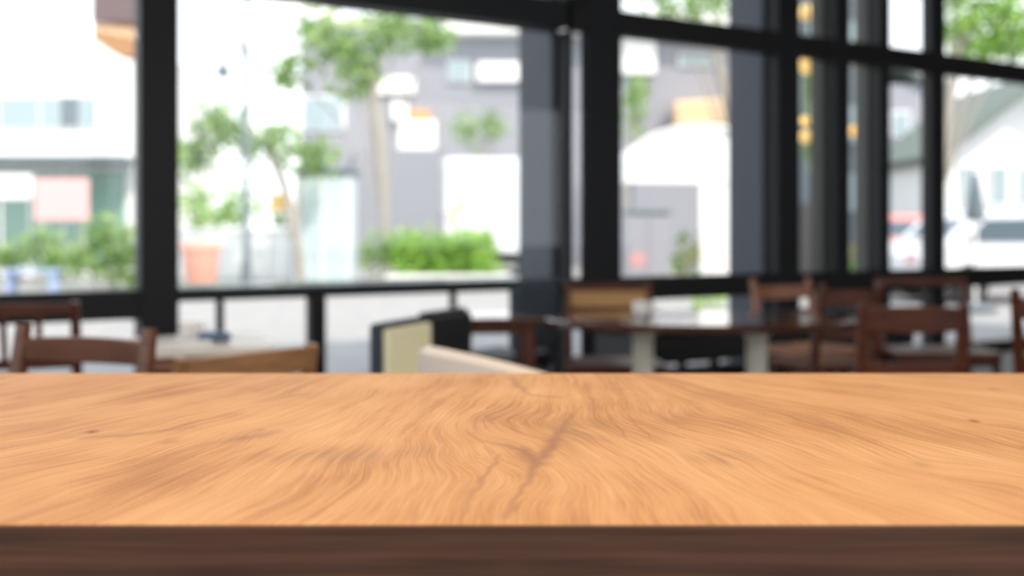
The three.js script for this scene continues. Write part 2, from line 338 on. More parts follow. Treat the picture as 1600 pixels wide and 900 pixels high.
// ---------------------------------------------------------------- chairs
// faces +z; posts at -z. style: slat | spindle | cane
function makeChair({ w = 0.42, h = 0.88, style = 'slat', mat = M.darkWood, railH = 0.085, over = 0.02, lean = 0.075 }) {
  const g = new THREE.Group(), x = w / 2 - 0.018, sh = 0.45, zb = -0.19;
  const zAt = (y) => zb - (y > sh ? lean * Math.pow((y - sh) / (h - sh), 1.2) : -0.02 * (1 - y / sh) * -1);
  mesh('seat', (() => { const s = new THREE.Shape(); const a = w / 2 + 0.012, b = w / 2 - 0.02; s.moveTo(-b, 0.2); s.lineTo(b, 0.2); s.quadraticCurveTo(a, 0.05, a, -0.15); s.quadraticCurveTo(a, -0.22, a - 0.06, -0.225); s.lineTo(0.06 - a, -0.225); s.quadraticCurveTo(-a, -0.22, -a, -0.15); s.quadraticCurveTo(-a, 0.05, -b, 0.2);
    return metric(new THREE.ExtrudeGeometry(s, { depth: 0.025, bevelEnabled: true, bevelThickness: 0.006, bevelSize: 0.006, bevelSegments: 1, curveSegments: 6 }).rotateX(-Math.PI / 2).rotateY(Math.PI * 0).translate(0, sh - 0.02, 0)); })(), mat, g);
  for (const s of [-1, 1]) {
    const ys = [0, 0.25, sh, sh + (h - sh) * 0.35, sh + (h - sh) * 0.7, h + over];
    mesh('back_post', sweep(ys.map((y) => V(s * x, y, zAt(y))), [0.032, 0.036, 0.04, 0.038, 0.036, 0.03], [0.03, 0.036, 0.046, 0.042, 0.038, 0.03], V(0, 0, 1)), mat, g);
    mesh('leg', sweep([V(s * (x + 0.005), 0, 0.185), V(s * x, sh - 0.02, 0.175)], [0.028, 0.038], [0.028, 0.038], V(0, 0, 1)), mat, g);
    mesh('stretcher', sweep([V(s * x, 0.18, zAt(0.18)), V(s * x, 0.18, 0.18)], 0.018, 0.026), mat, g);
  }
  mesh('apron', box(w - 0.07, 0.05, 0.02, 0, sh - 0.05, 0.165), mat, g);
  mesh('stretcher', box(w - 0.06, 0.026, 0.018, 0, 0.25, 0.0), mat, g);
  const arc = (y, bow, n = 9) => Array.from({ length: n }, (_, i) => { const t = i / (n - 1) * 2 - 1; return V(t * x, y, zAt(y) - bow * (1 - t * t)); });
  mesh('top_rail', sweep(arc(h - railH / 2, 0.035), 0.024, Array.from({ length: 9 }, (_, i) => railH * (0.86 + 0.14 * (1 - Math.pow(i / 4 - 1, 2))))), mat, g);
  if (style === 'slat') mesh('slat', sweep(arc(sh + (h - sh) * 0.42, 0.03), 0.018, 0.05), mat, g);
  if (style === 'spindle') {
    mesh('slat', sweep(arc(sh + (h - sh) * 0.42, 0.03), 0.018, 0.04), mat, g);
    for (const t of [-0.33, 0.33]) { const y0 = sh + (h - sh) * 0.42, y1 = h - railH * 0.6; mesh('spindle', sweep([V(t * x, y0, zAt(y0) - 0.027), V(t * x, y1, zAt(y1) - 0.031)], 0.022, 0.016, V(0, 0, 1)), mat, g); }
  }
  if (style === 'cane') {
    mesh('back_panel', sweep(arc(h - railH - 0.045, 0.03), 0.012, 0.09), M.cane, g);
    mesh('slat', sweep(arc(h - railH - 0.105, 0.03), 0.02, 0.035), mat, g);
  }
  return g;
}
// put a chair so that its two back posts stand where (image column, distance) says; away: its seat is beyond its back
function byBack(o, xl, dl, xr, dr, away = true) {
  const a = V((xl - 800) / F * dl, 0, -dl), b = V((xr - 800) / F * dr, 0, -dr), m = a.clone().add(b).multiplyScalar(0.5);
  const t = b.clone().sub(a).normalize(), fw = away ? V(t.z, 0, -t.x) : V(-t.z, 0, t.x);
  o.position.copy(m.addScaledVector(fw, 0.25)); o.rotation.y = Math.atan2(fw.x, fw.z);
  return a.distanceTo(b);
}
const spanOf = (xl, dl, xr, dr) => Math.hypot((xr - 800) / F * dr - (xl - 800) / F * dl, dr - dl);
function chair(label, group, [xl, dl, xr, dr], away, opt) {
  const o = makeChair({ w: spanOf(xl, dl, xr, dr) + 0.036, ...opt });
  o.name = numbered('dining_chair'); scene.add(o); byBack(o, xl, dl, xr, dr, away);
  return tag(o, label, 'chair', group);
}
const G1 = 'brown wooden chairs in the dining room';
chair('brown wooden chair seen from behind, nearest the thick black post', G1, [35, 2.62, 232, 2.5], false, { h: 0.885, railH: 0.064, over: 0.03, lean: 0.06, mat: M.brownWood });
chair('dark wooden chair with upright spindles below the wide black sill at far left', G1, [-50, 4.0, 118, 4.1], true, { h: 0.87, style: 'spindle', railH: 0.05, over: 0.004 });
chair('tan wooden chair beside the pale square table', G1, [278, 2.52, 482, 2.84], true, { h: 0.84, mat: M.tanWood, railH: 0.07, over: 0.0 });
chair('brown wooden chair with a pale cane panel behind the oval table', G1, [887, 5.75, 1014, 5.75], false, { h: 0.858, style: 'cane', railH: 0.04, over: 0.012 });
chair('light reddish brown chair at the right end of the oval table', G1, [1180, 6.32, 1266, 6.5], false, { h: 0.815, mat: M.midWood, railH: 0.085, over: 0.045 });
chair('dark brown chair between the oval table and the large chair', G1, [1282, 5.25, 1372, 5.35], true, { h: 0.855, railH: 0.085, over: 0.03 });
chair('dark wooden chair with thin top rail below the slim bright window', G1, [1372, 6.3, 1506, 6.3], false, { h: 0.87, railH: 0.05, over: 0.0 });
chair('large dark brown chair with broad curved top rail, right of the oval table', G1, [1350, 3.9, 1508, 3.9], true, { h: 0.868, railH: 0.1, over: 0.012, lean: 0.05 });
chair('dark wooden chair cut off by the right edge of the picture', G1, [1590, 3.95, 1770, 3.7], true, { h: 0.9, railH: 0.085, over: 0.03, lean: 0.09 });

function padded(name, label, cat, where, faceMat, sideMat, h, away) {          // chair with an upholstered box back
  const g = new THREE.Group(), w = spanOf(...where);
  g.name = numbered(name); scene.add(g); byBack(g, ...where, away); tag(g, label, cat);
  mesh('backrest', box(w + 0.03, h - 0.5, 0.05, 0, (h + 0.5) / 2, -0.25, 0.02), sideMat, g);
  mesh('back_cushion', box(w, h - 0.54, 0.03, 0, (h + 0.5) / 2, -0.212, 0.014), faceMat, g);
  mesh('seat', box(w + 0.03, 0.09, 0.44, 0, 0.43, -0.02, 0.03), faceMat, g);
  for (const sx of [-1, 1]) for (const sz of [-1, 1]) mesh('leg', sweep([V(sx * (w / 2 - 0.01), 0, -0.02 + sz * 0.2), V(sx * (w / 2 - 0.03), 0.39, -0.02 + sz * 0.18)], [0.022, 0.034], [0.022, 0.034], V(0, 0, 1)), M.darkWood, g);
  for (const sx of [-1, 1]) mesh('back_post', sweep([V(sx * w * 0.4, 0.4, -0.22), V(sx * w * 0.4, 0.56, -0.25)], 0.03, 0.03, V(0, 0, 1)), sideMat, g);
  return g;
}
padded('upholstered_chair', 'cream padded chair with dark slate sides beside the low white chair', 'chair', [588, 3.6, 656, 3.9], M.creamFabric, M.slate, 0.83, false);
padded('upholstered_chair', 'black padded chair behind the cream padded chair', 'chair', [662, 4.3, 722, 4.6], M.black, M.black, 0.815, false);
padded('upholstered_chair', 'black padded chair between the small square table and the cane chair', 'chair', [806, 5.55, 866, 5.8], M.black, M.slate, 0.86, true);

{ // low white tub chair just beyond the counter
  const g = new THREE.Group(); g.name = 'tub_chair'; scene.add(g);
  g.position.set(0.02, 0, -2.78); g.rotation.y = Math.PI - 1.0;
  tag(g, 'white leather tub chair with curved back, half hidden by the counter', 'chair');
  const shell = (r, hOff, n = 36) => { const out = []; for (let i = 0; i <= n; i++) { const a = (i / n * 2 - 1) * 1.75; out.push([Math.sin(a) * r, -Math.cos(a) * r * 0.92, 0.835 - 0.1 * Math.pow(Math.abs(a) / 1.75, 2.0) + hOff]); } return out; };
  const o = shell(0.29, 0), ii = shell(0.235, 0), m = shell(0.263, 0.016), pos = [], q = (a, b, c, d) => pos.push(...a, ...b, ...c, ...a, ...c, ...d);
  for (let k = 0; k < o.length - 1; k++) {
    const P = (s, y) => [s[0], y, s[1]];
    q(P(o[k], 0.33), P(o[k + 1], 0.33), P(o[k + 1], o[k + 1][2]), P(o[k], o[k][2]));
    q(P(o[k], o[k][2]), P(o[k + 1], o[k + 1][2]), P(m[k + 1], m[k + 1][2]), P(m[k], m[k][2]));
    q(P(m[k], m[k][2]), P(m[k + 1], m[k + 1][2]), P(ii[k + 1], ii[k + 1][2]), P(ii[k], ii[k][2]));
    q(P(ii[k], ii[k][2]), P(ii[k + 1], ii[k + 1][2]), P(ii[k + 1], 0.33), P(ii[k], 0.33));
    q(P(ii[k], 0.33), P(ii[k + 1], 0.33), P(o[k + 1], 0.33), P(o[k], 0.33));
  }
  for (const k of [0, o.length - 1]) q([o[k][0], 0.33, o[k][1]], [ii[k][0], 0.33, ii[k][1]], [ii[k][0], ii[k][2], ii[k][1]], [o[k][0], o[k][2], o[k][1]]);
  const sg = new THREE.BufferGeometry(); sg.setAttribute('position', new THREE.Float32BufferAttribute(pos, 3)); sg.computeVertexNormals();
  mesh('back_shell', metric(sg), M.whiteLeather, g);
  mesh('seat_cushion', new THREE.CylinderGeometry(0.225, 0.225, 0.12, 28).translate(0, 0.42, 0.02), M.whiteLeather, g);
  for (const sx of [-1, 1]) for (const sz of [-1, 1]) mesh('leg', cyl(0.013, 0.02, 0.335, sx * 0.16, 0, sz * 0.15, 10), M.darkWood, g);
}

// ---------------------------------------------------------------- tables
function ovalTop(a, b, t, bev = 0.008) {
  const s = new THREE.Shape(); s.absellipse(0, 0, a - bev, b - bev, 0, Math.PI * 2);
  return metric(new THREE.ExtrudeGeometry(s, { depth: t - 2 * bev, bevelEnabled: true, bevelThickness: bev, bevelSize: bev, bevelSegments: 2, curveSegments: 48 }).rotateX(-Math.PI / 2).translate(0, bev, 0));
}
{
  const g = new THREE.Group(); g.name = 'oval_table'; scene.add(g); g.position.set((1095 - 800) / F * 4.93, 0, -4.93);
  tag(g, 'glossy dark brown oval table on two pale pedestals', 'table');
  mesh('tabletop', ovalTop(0.755, 0.44, 0.036).translate(0, 0.704, 0), M.tableDark, g);
  for (const x of [-0.277, 0.27]) {
    const p = mesh('pedestal', new THREE.LatheGeometry([[0.052, 0.02], [0.052, 0.64], [0.075, 0.68], [0.12, 0.704], [0.0, 0.704]].map(([r, y]) => new THREE.Vector2(r, y)), 24).translate(x, 0, 0), M.pedestal, g);
    mesh('foot', new THREE.LatheGeometry([[0, 0], [0.24, 0], [0.24, 0.012], [0.1, 0.03], [0.05, 0.05], [0, 0.05]].map(([r, y]) => new THREE.Vector2(r, y)), 28).translate(x, 0, 0), M.pedestal, p);
  }
}
function squareTable(label, px, d, w, h, topMat, legMat, turn, legs = 4) {
  const g = new THREE.Group(); g.name = numbered('square_table'); scene.add(g); g.position.set((px - 800) / F * d, 0, -d); g.rotation.y = turn;
  tag(g, label, 'table');
  mesh('tabletop', box(w, 0.03, w, 0, h - 0.015, 0, 0.006), topMat, g);
  mesh('apron', merge([box(w - 0.12, 0.05, 0.02, 0, h - 0.055, w / 2 - 0.06), box(w - 0.12, 0.05, 0.02, 0, h - 0.055, 0.06 - w / 2), box(0.02, 0.05, w - 0.12, w / 2 - 0.06, h - 0.055, 0), box(0.02, 0.05, w - 0.12, 0.06 - w / 2, h - 0.055, 0)]), legMat, g);
  for (const sx of [-1, 1]) for (const sz of [-1, 1]) mesh('leg', sweep([V(sx * (w / 2 - 0.045), 0, sz * (w / 2 - 0.045)), V(sx * (w / 2 - 0.06), h - 0.03, sz * (w / 2 - 0.06))], [0.03, 0.045], [0.03, 0.045], V(0, 0, 1)), legMat, g);
}
squareTable('pale square table with white cup beside the thick black post', 310, 3.85, 0.5, 0.74, M.tablePale, M.midWood, 0.35);
squareTable('small dark square table between black padded chairs', 774, 5.04, 0.42, 0.745, M.tableDark, M.darkWood, 0.12);
{ // black upholstered bench along the foot of the windows
  const g = new THREE.Group(), a = sOf(905), b = sOf(1330); g.name = 'window_bench'; g.position.copy(local((a + b) / 2, 0, 0.42)); g.rotation.y = TH; scene.add(g);
  tag(g, 'long black upholstered bench under the windows behind the oval table', 'bench');
  mesh('seat_base', box(b - a, 0.2, 0.48, 0, 0.34, 0, 0.02), M.black, g);
  for (let i = 0; i < 4; i++) mesh('cushion', box((b - a) / 4 - 0.02, 0.1, 0.48, (i - 1.5) * (b - a) / 4, 0.49, 0, 0.03), M.slateDark, g);
  for (let i = 0; i < 5; i++) for (const z of [-0.18, 0.18]) mesh('leg', box(0.05, 0.24, 0.05, (i / 4 - 0.5) * (b - a - 0.2), 0.12, z), M.black, g);
}
// things on the tables
function cupOn(label, px, d, y, r = 0.04, h = 0.08) {
  const g = new THREE.Group(); g.name = numbered('cup'); scene.add(g); g.position.set((px - 800) / F * d, y, -d); tag(g, label, 'cup', 'white cups on tables');
  mesh('body', new THREE.LatheGeometry([[0, 0], [r * 0.7, 0], [r * 0.95, h * 0.4], [r, h], [r * 0.92, h], [r * 0.86, h * 0.4], [r * 0.6, h * 0.1], [0, h * 0.1]].map(([a, b]) => new THREE.Vector2(a, b)), 20), M.ceramic, g);
  mesh('handle', new THREE.TorusGeometry(h * 0.28, h * 0.07, 6, 14).translate(r + h * 0.18, h * 0.5, 0), M.ceramic, g);
}
cupOn('white cup on the pale square table', 298, 3.96, 0.74, 0.045, 0.06);
cupOn('white cup on the oval table', 1002, 4.95, 0.74, 0.045, 0.075);
tag(mesh('glasses_case', new THREE.CapsuleGeometry(0.024, 0.08, 6, 14).rotateZ(Math.PI / 2).scale(1, 0.8, 1).translate(0, 0.0193, 0), M.blueThing), 'small blue case lying on the pale square table', 'case').position.set(at(335, 0, 3.84).x, 0.74, -3.84);
{ const m = mesh('folded_napkin', box(0.22, 0.012, 0.16, 0, 0.006, 0, 0.004), M.ceramic); m.position.set(at(283, 0, 3.76).x, 0.74, -3.76); m.rotation.y = 0.3; tag(m, 'white folded napkin on the pale square table', 'napkin'); }

// ---------------------------------------------------------------- outside: pavement, columns against the glass
{ const m = mesh('pavement', box(120, 0.2, 90, 0, -0.12, -45, 0), M.pavement); m.position.set(0, 0, -WC); m.rotation.y = TH; tag(m, 'bright pale pavement outside the windows', null, null, 'structure');
  m.geometry.translate(0, 0, -0.2);
  const u = m.geometry.attributes.uv; for (let i = 0; i < u.count; i++) u.setXY(i, u.getX(i) * 0.4, u.getY(i) * 0.4); }
function outerFin(px, depth, label, mat, w = 0.07) {       // upright fin standing square to the glass, just outside it
  const g = new THREE.Group(), sx = sOf(px);
  g.name = numbered('facade_fin'); scene.add(g); g.position.copy(local(sx - w / 2, 0, -0.125 - depth / 2)); g.rotation.y = TH; tag(g, label, 'column', 'grey upright fins outside the glass');
  mesh('blade', box(w, CEIL + 0.2, depth, 0, (CEIL + 0.2) / 2, 0, 0.01), mat, g);
  mesh('base_plate', box(w + 0.06, 0.03, depth + 0.06, 0, 0.015, 0, 0.004), mat, g);
}
outerFin(889, 0.48, 'broad slate grey fin outside, at the end of the bar ledge', M.column);
outerFin(1218, 0.42, 'broad slate grey fin outside, right of the tall pane', M.column);
outerFin(1309, 0.15, 'slim grey fin outside, beside the hanging plant', M.columnWarm, 0.05);
outerFin(1379, 0.15, 'slim grey fin outside, left of the slim bright pane', M.columnWarm, 0.05);
{ // dark service building behind the slim panes
  const d = 27, g = new THREE.Group(), k = d / F; g.name = 'service_building'; g.position.set((1300 - 800) * k, 0, -d); scene.add(g); tag(g, 'dark grey service building behind the slim panes', 'building');
  mesh('wall', box(150 * k, 8.2, 3, 0, 4.1, -1.5, 0.03), M.darkWall, g);
  mesh('roof', box(156 * k, 0.14, 3.2, 0, 8.27, -1.5, 0.03), M.postGrey, g);
  for (const [px, y] of [[1335, 2.2], [1335, 4.0], [1275, 4.0], [1275, 6.2], [1335, 6.2]]) { const f = mesh('window', box(0.56, 1.1, 0.06, (px - 1300) * k, y, 0.02), M.postGrey, g); mesh('pane', box(0.46, 1.0, 0.02, (px - 1300) * k, y, 0.055, 0), M.dimGlass, f); }
  mesh('door', box(0.5, 1.9, 0.05, (1265 - 1300) * k, 0.95, 0.02), M.columnWarm, g);
}

// ---------------------------------------------------------------- outside: planting
const leafG = (() => { const g = new THREE.BufferGeometry(); g.setAttribute('position', new THREE.Float32BufferAttribute([0, -0.5, 0, 0.3, 0, 0.06, 0, 0.5, 0, 0, -0.5, 0, 0, 0.5, 0, -0.3, 0, 0.06], 3)); g.setAttribute('uv', new THREE.Float32BufferAttribute([0.5, 0, 1, 0.5, 0.5, 1, 0.5, 0, 0.5, 1, 0, 0.5], 2)); g.computeVertexNormals(); return g; })();
function foliage(parent, blobs, size, palette, density = 1, name = 'foliage') {   // blobs: centre, radii (world, relative to parent)
  const counts = blobs.map(([, r]) => Math.round(density * 11 * (r.x * r.y + r.y * r.z + r.x * r.z) / (size * size)));
  const im = new THREE.InstancedMesh(leafG, leafMat, counts.reduce((a, b) => a + b, 0));
  let k = 0; const m = new THREE.Matrix4(), q = new THREE.Quaternion(), e = new THREE.Euler(), c = new THREE.Color(), c2 = new THREE.Color();
  blobs.forEach(([ctr, r], bi) => { for (let i = 0; i < counts[bi]; i++) {
    const th = Math.acos(2 * rnd() - 1), ph = rnd() * 6.283, rr = Math.pow(rnd(), 0.5), n = 1 + 0.35 * noise(th * 2, ph * 1.3, bi * 3.3);
    const p = V(Math.sin(th) * Math.cos(ph) * r.x * rr * n, Math.cos(th) * r.y * rr * n, Math.sin(th) * Math.sin(ph) * r.z * rr * n).add(ctr);
    q.setFromEuler(e.set(rnd() * 6.283, rnd() * 6.283, rnd() * 6.283));
    const s = size * (0.7 + 0.6 * rnd()); m.compose(p, q, V(s, s, s)); im.setMatrixAt(k, m);
    c.set(palette[Math.floor(rnd() * palette.length)]); c2.set(palette[0]); c.lerp(c2, 0.3 * rnd()); im.setColorAt(k++, c);
  } });
  im.name = name; im.userData.kind = 'stuff'; im.castShadow = im.receiveShadow = true; parent.add(im);
  return im;
}
const GREEN = [0x86a85e, 0x9abb6e, 0x749a50, 0xaec986], LIME = [0x8ec03c, 0xa4d050, 0x78aa34, 0xbada6a];   // leaf greens; the hedge and the end tree are yellower kinds
function tree(label, px, d, blobPx, size, palette, group, density = 1, trunkR = 0.14) {
  const g = new THREE.Group(); g.name = numbered('tree'); g.position.set((px - 800) / F * d, 0, -d); scene.add(g); tag(g, label, 'tree', group);
  const blobs = blobPx.map(([bx, by, rx, ry, dd = 0]) => { const p = at(bx, by, d + dd).sub(g.position); return [p, V(rx * d / F, ry * d / F, (rx + ry) / 2 * d / F)]; });
  const topY = Math.max(...blobs.map((b) => b[0].y)) * 0.85, c = blobs.reduce((a, b) => a.add(b[0]), V(0, 0, 0)).multiplyScalar(1 / blobs.length);
  mesh('trunk', tube([V(0, 0, 0), V(c.x * 0.08, topY * 0.35, 0), V(c.x * 0.3, topY * 0.7, c.z * 0.3), V(c.x * 0.6, topY, c.z * 0.6)], trunkR), M.bark, g);
  for (const [p] of blobs) mesh('branch', tube([V(c.x * 0.06, topY * 0.3, 0), V((p.x + c.x * 0.2) * 0.5, topY * 0.3 + (p.y - topY * 0.3) * 0.7, p.z * 0.4), p], trunkR * 0.3, 6, 10), M.bark, g);
  foliage(g, blobs, size, palette, density);
}
const TG = 'street trees outside';
tree('leafy green tree beside the lamp post', 470, 23, [[345, 200, 58, 52], [305, 250, 36, 40], [425, 225, 55, 36], [490, 245, 45, 36]], 0.26, GREEN, TG, 1, 0.1);
tree('tall green tree in front of the grey building', 602, 28, [[510, 55, 55, 55], [555, 105, 48, 60], [620, 45, 70, 45], [450, 115, 40, 30], [680, 60, 40, 30]], 0.3, GREEN, TG, 0.9, 0.13);
tree('small round green tree beyond the white truck', 742, 34, [[738, 200, 42, 36], [775, 195, 22, 26]], 0.24, GREEN, TG, 0.55, 0.1);
tree('yellow green tree above the gabled house', 1457, 24, [[1512, 40, 50, 55], [1572, 30, 50, 55], [1545, 72, 50, 26], [1600, 70, 40, 30], [1500, -40, 80, 60]], 0.26, LIME.concat(GREEN), TG, 0.9);
tree('spreading green tree seen through the upper pane over the tall window', 1165, 33, [[1060, 15, 60, 40], [1120, 0, 50, 60], [1000, -30, 60, 40]], 0.3, GREEN, TG, 0.55);
tree('slender green tree behind the white canopy', 978, 26, [[988, 185, 22, 45], [1000, 140, 30, 30]], 0.2, GREEN, TG, 0.5, 0.08);

function shrub(label, px, d, blobPx, size, palette, density = 0.6, name = 'shrub') {
  const g = new THREE.Group(); g.name = numbered(name); g.position.set((px - 800) / F * d, 0, -d); scene.add(g); tag(g, label, 'plant');
  const blobs = blobPx.map(([bx, by, rx, ry]) => [at(bx, by, d).sub(g.position), V(rx * d / F, ry * d / F, Math.min(0.9, (rx + ry) / 2 * d / F))]);
  foliage(g, blobs, size, palette, density);
  for (const [p] of blobs) mesh('stem', tube([V(p.x * 0.4, 0, 0), V(p.x * 0.7, p.y * 0.5, p.z), p], 0.02, 5, 6), M.bark, g);
}
shrub('pale green bushes at the foot of the white building', 170, 21, [[165, 365, 42, 34], [200, 385, 36, 36], [190, 420, 46, 36], [130, 400, 40, 34]], 0.2, GREEN, 0.9);
shrub('green bush below the shop canopy', 50, 22, [[60, 380, 46, 26], [10, 405, 40, 30], [90, 415, 40, 26]], 0.2, GREEN, 0.9);
{ const g = new THREE.Group(); g.name = 'bench'; g.position.copy(at(52, HORIZON, 19.5)).setY(0); scene.add(g); tag(g, 'low blue bench in front of the white building', 'bench');
  for (const z of [-0.12, 0.02, 0.16]) mesh('seat_slat', box(1.0, 0.05, 0.12, 0, 0.42, z), M.benchBlue, g);
  for (const x of [-0.4, 0.4]) mesh('leg', box(0.06, 0.4, 0.36, x, 0.2, 0.02), M.benchBlue, g); }
shrub('lime green bush behind the low white wall', 335, 28, [[300, 315, 35, 35], [375, 320, 38, 36], [340, 340, 60, 30]], 0.26, LIME.concat(GREEN));
shrub('flowering pale green bush below the tall pane', 1090, 20, [[1085, 395, 38, 34], [1125, 410, 28, 28], [1062, 415, 20, 26]], 0.2, GREEN.concat([0xe8e6c8, 0xd8b878]));
shrub('low green shrub behind the slim dim pane', 1340, 15, [[1340, 415, 30, 36]], 0.16, GREEN);
shrub('bright green bush seen under the black sill', 1110, 15, [[1105, 470, 32, 22]], 0.14, LIME);
{ // clipped hedge in a long planter
  const d = 21, g = new THREE.Group(); g.name = 'hedge'; g.position.copy(at(690, HORIZON, d)).setY(0); scene.add(g); tag(g, 'bright green clipped hedge in front of the white truck', 'hedge');
  const bl = []; for (let i = 0; i < 7; i++) for (const y of [382, 412]) bl.push([at(628 + i * 21 + (y > 400 ? 4 : 0), y + 4 * noise(i, y), d).sub(g.position), V(0.34, 0.34, 0.42)]);
  foliage(g, bl, 0.16, LIME, 0.9);
  mesh('planter', box(2.5, 0.3, 0.8, 0.15, 0.15, 0, 0.02), M.white, g);
}
shrub('green shrub at the kiosk end of the bright hedge', 590, 21, [[578, 395, 20, 36], [605, 385, 18, 30]], 0.16, GREEN, 0.8);
{ // hanging plant and globe lamps just outside the slim pane
  const d = 11.6, c = at(1266, 155, d), g = new THREE.Group(); g.name = 'hanging_plant'; g.position.copy(c); scene.add(g); tag(g, 'trailing green plant hanging outside the slim pane', 'plant');
  foliage(g, [[V(0, 0.12, 0), V(0.1, 0.2, 0.1)], [V(0.03, -0.2, 0), V(0.12, 0.3, 0.12)], [V(0.0, -0.55, 0), V(0.1, 0.3, 0.1)], [V(-0.02, 0.36, 0), V(0.08, 0.16, 0.08)]], 0.07, GREEN, 0.8);
  mesh('hanging_pot', new THREE.LatheGeometry([[0, 0], [0.09, 0.01], [0.13, 0.16], [0.12, 0.16], [0.08, 0.02]].map(([r, y]) => new THREE.Vector2(r, y)), 18).translate(0, 0.42, 0), M.terracotta, g);
  mesh('hanger', cyl(0.006, 0.006, CEIL + 0.2 - c.y - 0.5, 0, 0.5, 0, 6), M.black, g);
  const bulb = new THREE.MeshStandardMaterial({ color: 0xffe0a0, emissive: 0xffd070, emissiveIntensity: 0.75 });
  [[1261, 102, 0.085, 10.2], [1259, 214, 0.065, 10.42], [1258, 188, 0.045, 10.6], [1336, 205, 0.065, 10.75], [1261, 20, 0.085, 10.95]].forEach(([px, py, r, dd], i) => {
    const p = at(px, py, dd), o = new THREE.Group(); o.name = numbered('globe_lamp'); o.position.copy(p); scene.add(o);
    tag(o, ['large warm globe lamp above the hanging plant', 'warm globe lamp below the hanging plant', 'small warm globe lamp beside the hanging plant', 'orange warm globe lamp in the slim dim pane', 'warm globe lamp in the upper slim pane'][i], 'lamp', 'globe lamps outside the slim panes');
    mesh('globe', new THREE.SphereGeometry(r, 18, 12), bulb, o);
    mesh('cord', cyl(0.005, 0.005, CEIL + 0.2 - p.y - r, 0, r, 0, 6), M.black, o);
    const l = new THREE.PointLight(0xffc060, 0.35); l.castShadow = true; o.add(l);
  });
}

// ---------------------------------------------------------------- outside: buildings
function building(name, label, px, d, turn = 0) { const g = new THREE.Group(); g.name = numbered(name); g.position.set((px - 800) / F * d, 0, -d); g.rotation.y = turn; scene.add(g); tag(g, label, 'building'); return g; }
{ // white building with ribbon window and canopy; local x = metres from its right corner at px 205
  const d = 27, k = d / F, g = building('white_building', 'white flat building with ribbon window and thin canopy', 205, d), Y = (py) => EYE - (py - HORIZON) * k, X = (px) => (px - 205) * k;
  mesh('wall', box(X(205) - X(-420), Y(60), 8, (X(205) + X(-420)) / 2, Y(60) / 2, -4.0, 0.02), M.whiteWall, g);
  mesh('canopy', box(X(230) - X(-420), 0.14, 1.8, (X(230) + X(-420)) / 2, Y(255), 0.85, 0.02), M.postGrey, g);
  const wn = [[-160, -82], [-78, -2], [2, 62], [66, 96], [99, 122], [125, 152]];
  wn.forEach(([a, b], i) => { const f = mesh('window', box(X(b) - X(a) + 0.1, Y(152) - Y(199) + 0.1, 0.06, (X(a) + X(b)) / 2, (Y(152) + Y(199)) / 2, 0.03, 0.01), M.white, g); mesh('pane', box(X(b) - X(a), Y(152) - Y(199), 0.02, (X(a) + X(b)) / 2, (Y(152) + Y(199)) / 2, 0.065, 0), i === 4 ? M.postGrey : M.dimGlass, f); });
  for (let i = 0; i < 5; i++) { const a = -290 + i * 98; mesh('shopfront_pane', box(94 * k, Y(268) - 0.3, 0.05, X(a + 47), (Y(268) + 0.3) / 2, 0.03, 0.01), M.tealGlass, g); }
  const s = new THREE.Group(); s.name = 'standing_sign'; s.position.copy(at(97, HORIZON, 24.5)).setY(0); scene.add(s); tag(s, 'pale pink rectangular sign on posts before the white building', 'sign');
  mesh('board', box(84 * 24.5 / F, 66 * 24.5 / F, 0.08, 0, at(97, 312, 24.5).y, 0, 0.02), M.pinkSign, s);
  for (const t of [-1, 1]) mesh('post', cyl(0.025, 0.025, 2.2, t * 0.5, 0, -0.06, 8), M.white, s);
  const s2 = new THREE.Group(); s2.name = 'standing_sign_001'; s2.position.copy(at(22, HORIZON, 24.8)).setY(0); scene.add(s2); tag(s2, 'white rectangular sign on posts beside the pink sign', 'sign');
  mesh('board', box(0.9, 0.6, 0.08, 0, at(22, 292, 24.8).y, 0, 0.02), M.white, s2);
  for (const t of [-1, 1]) mesh('post', cyl(0.025, 0.025, 2.4, t * 0.35, 0, -0.06, 8), M.white, s2);
}
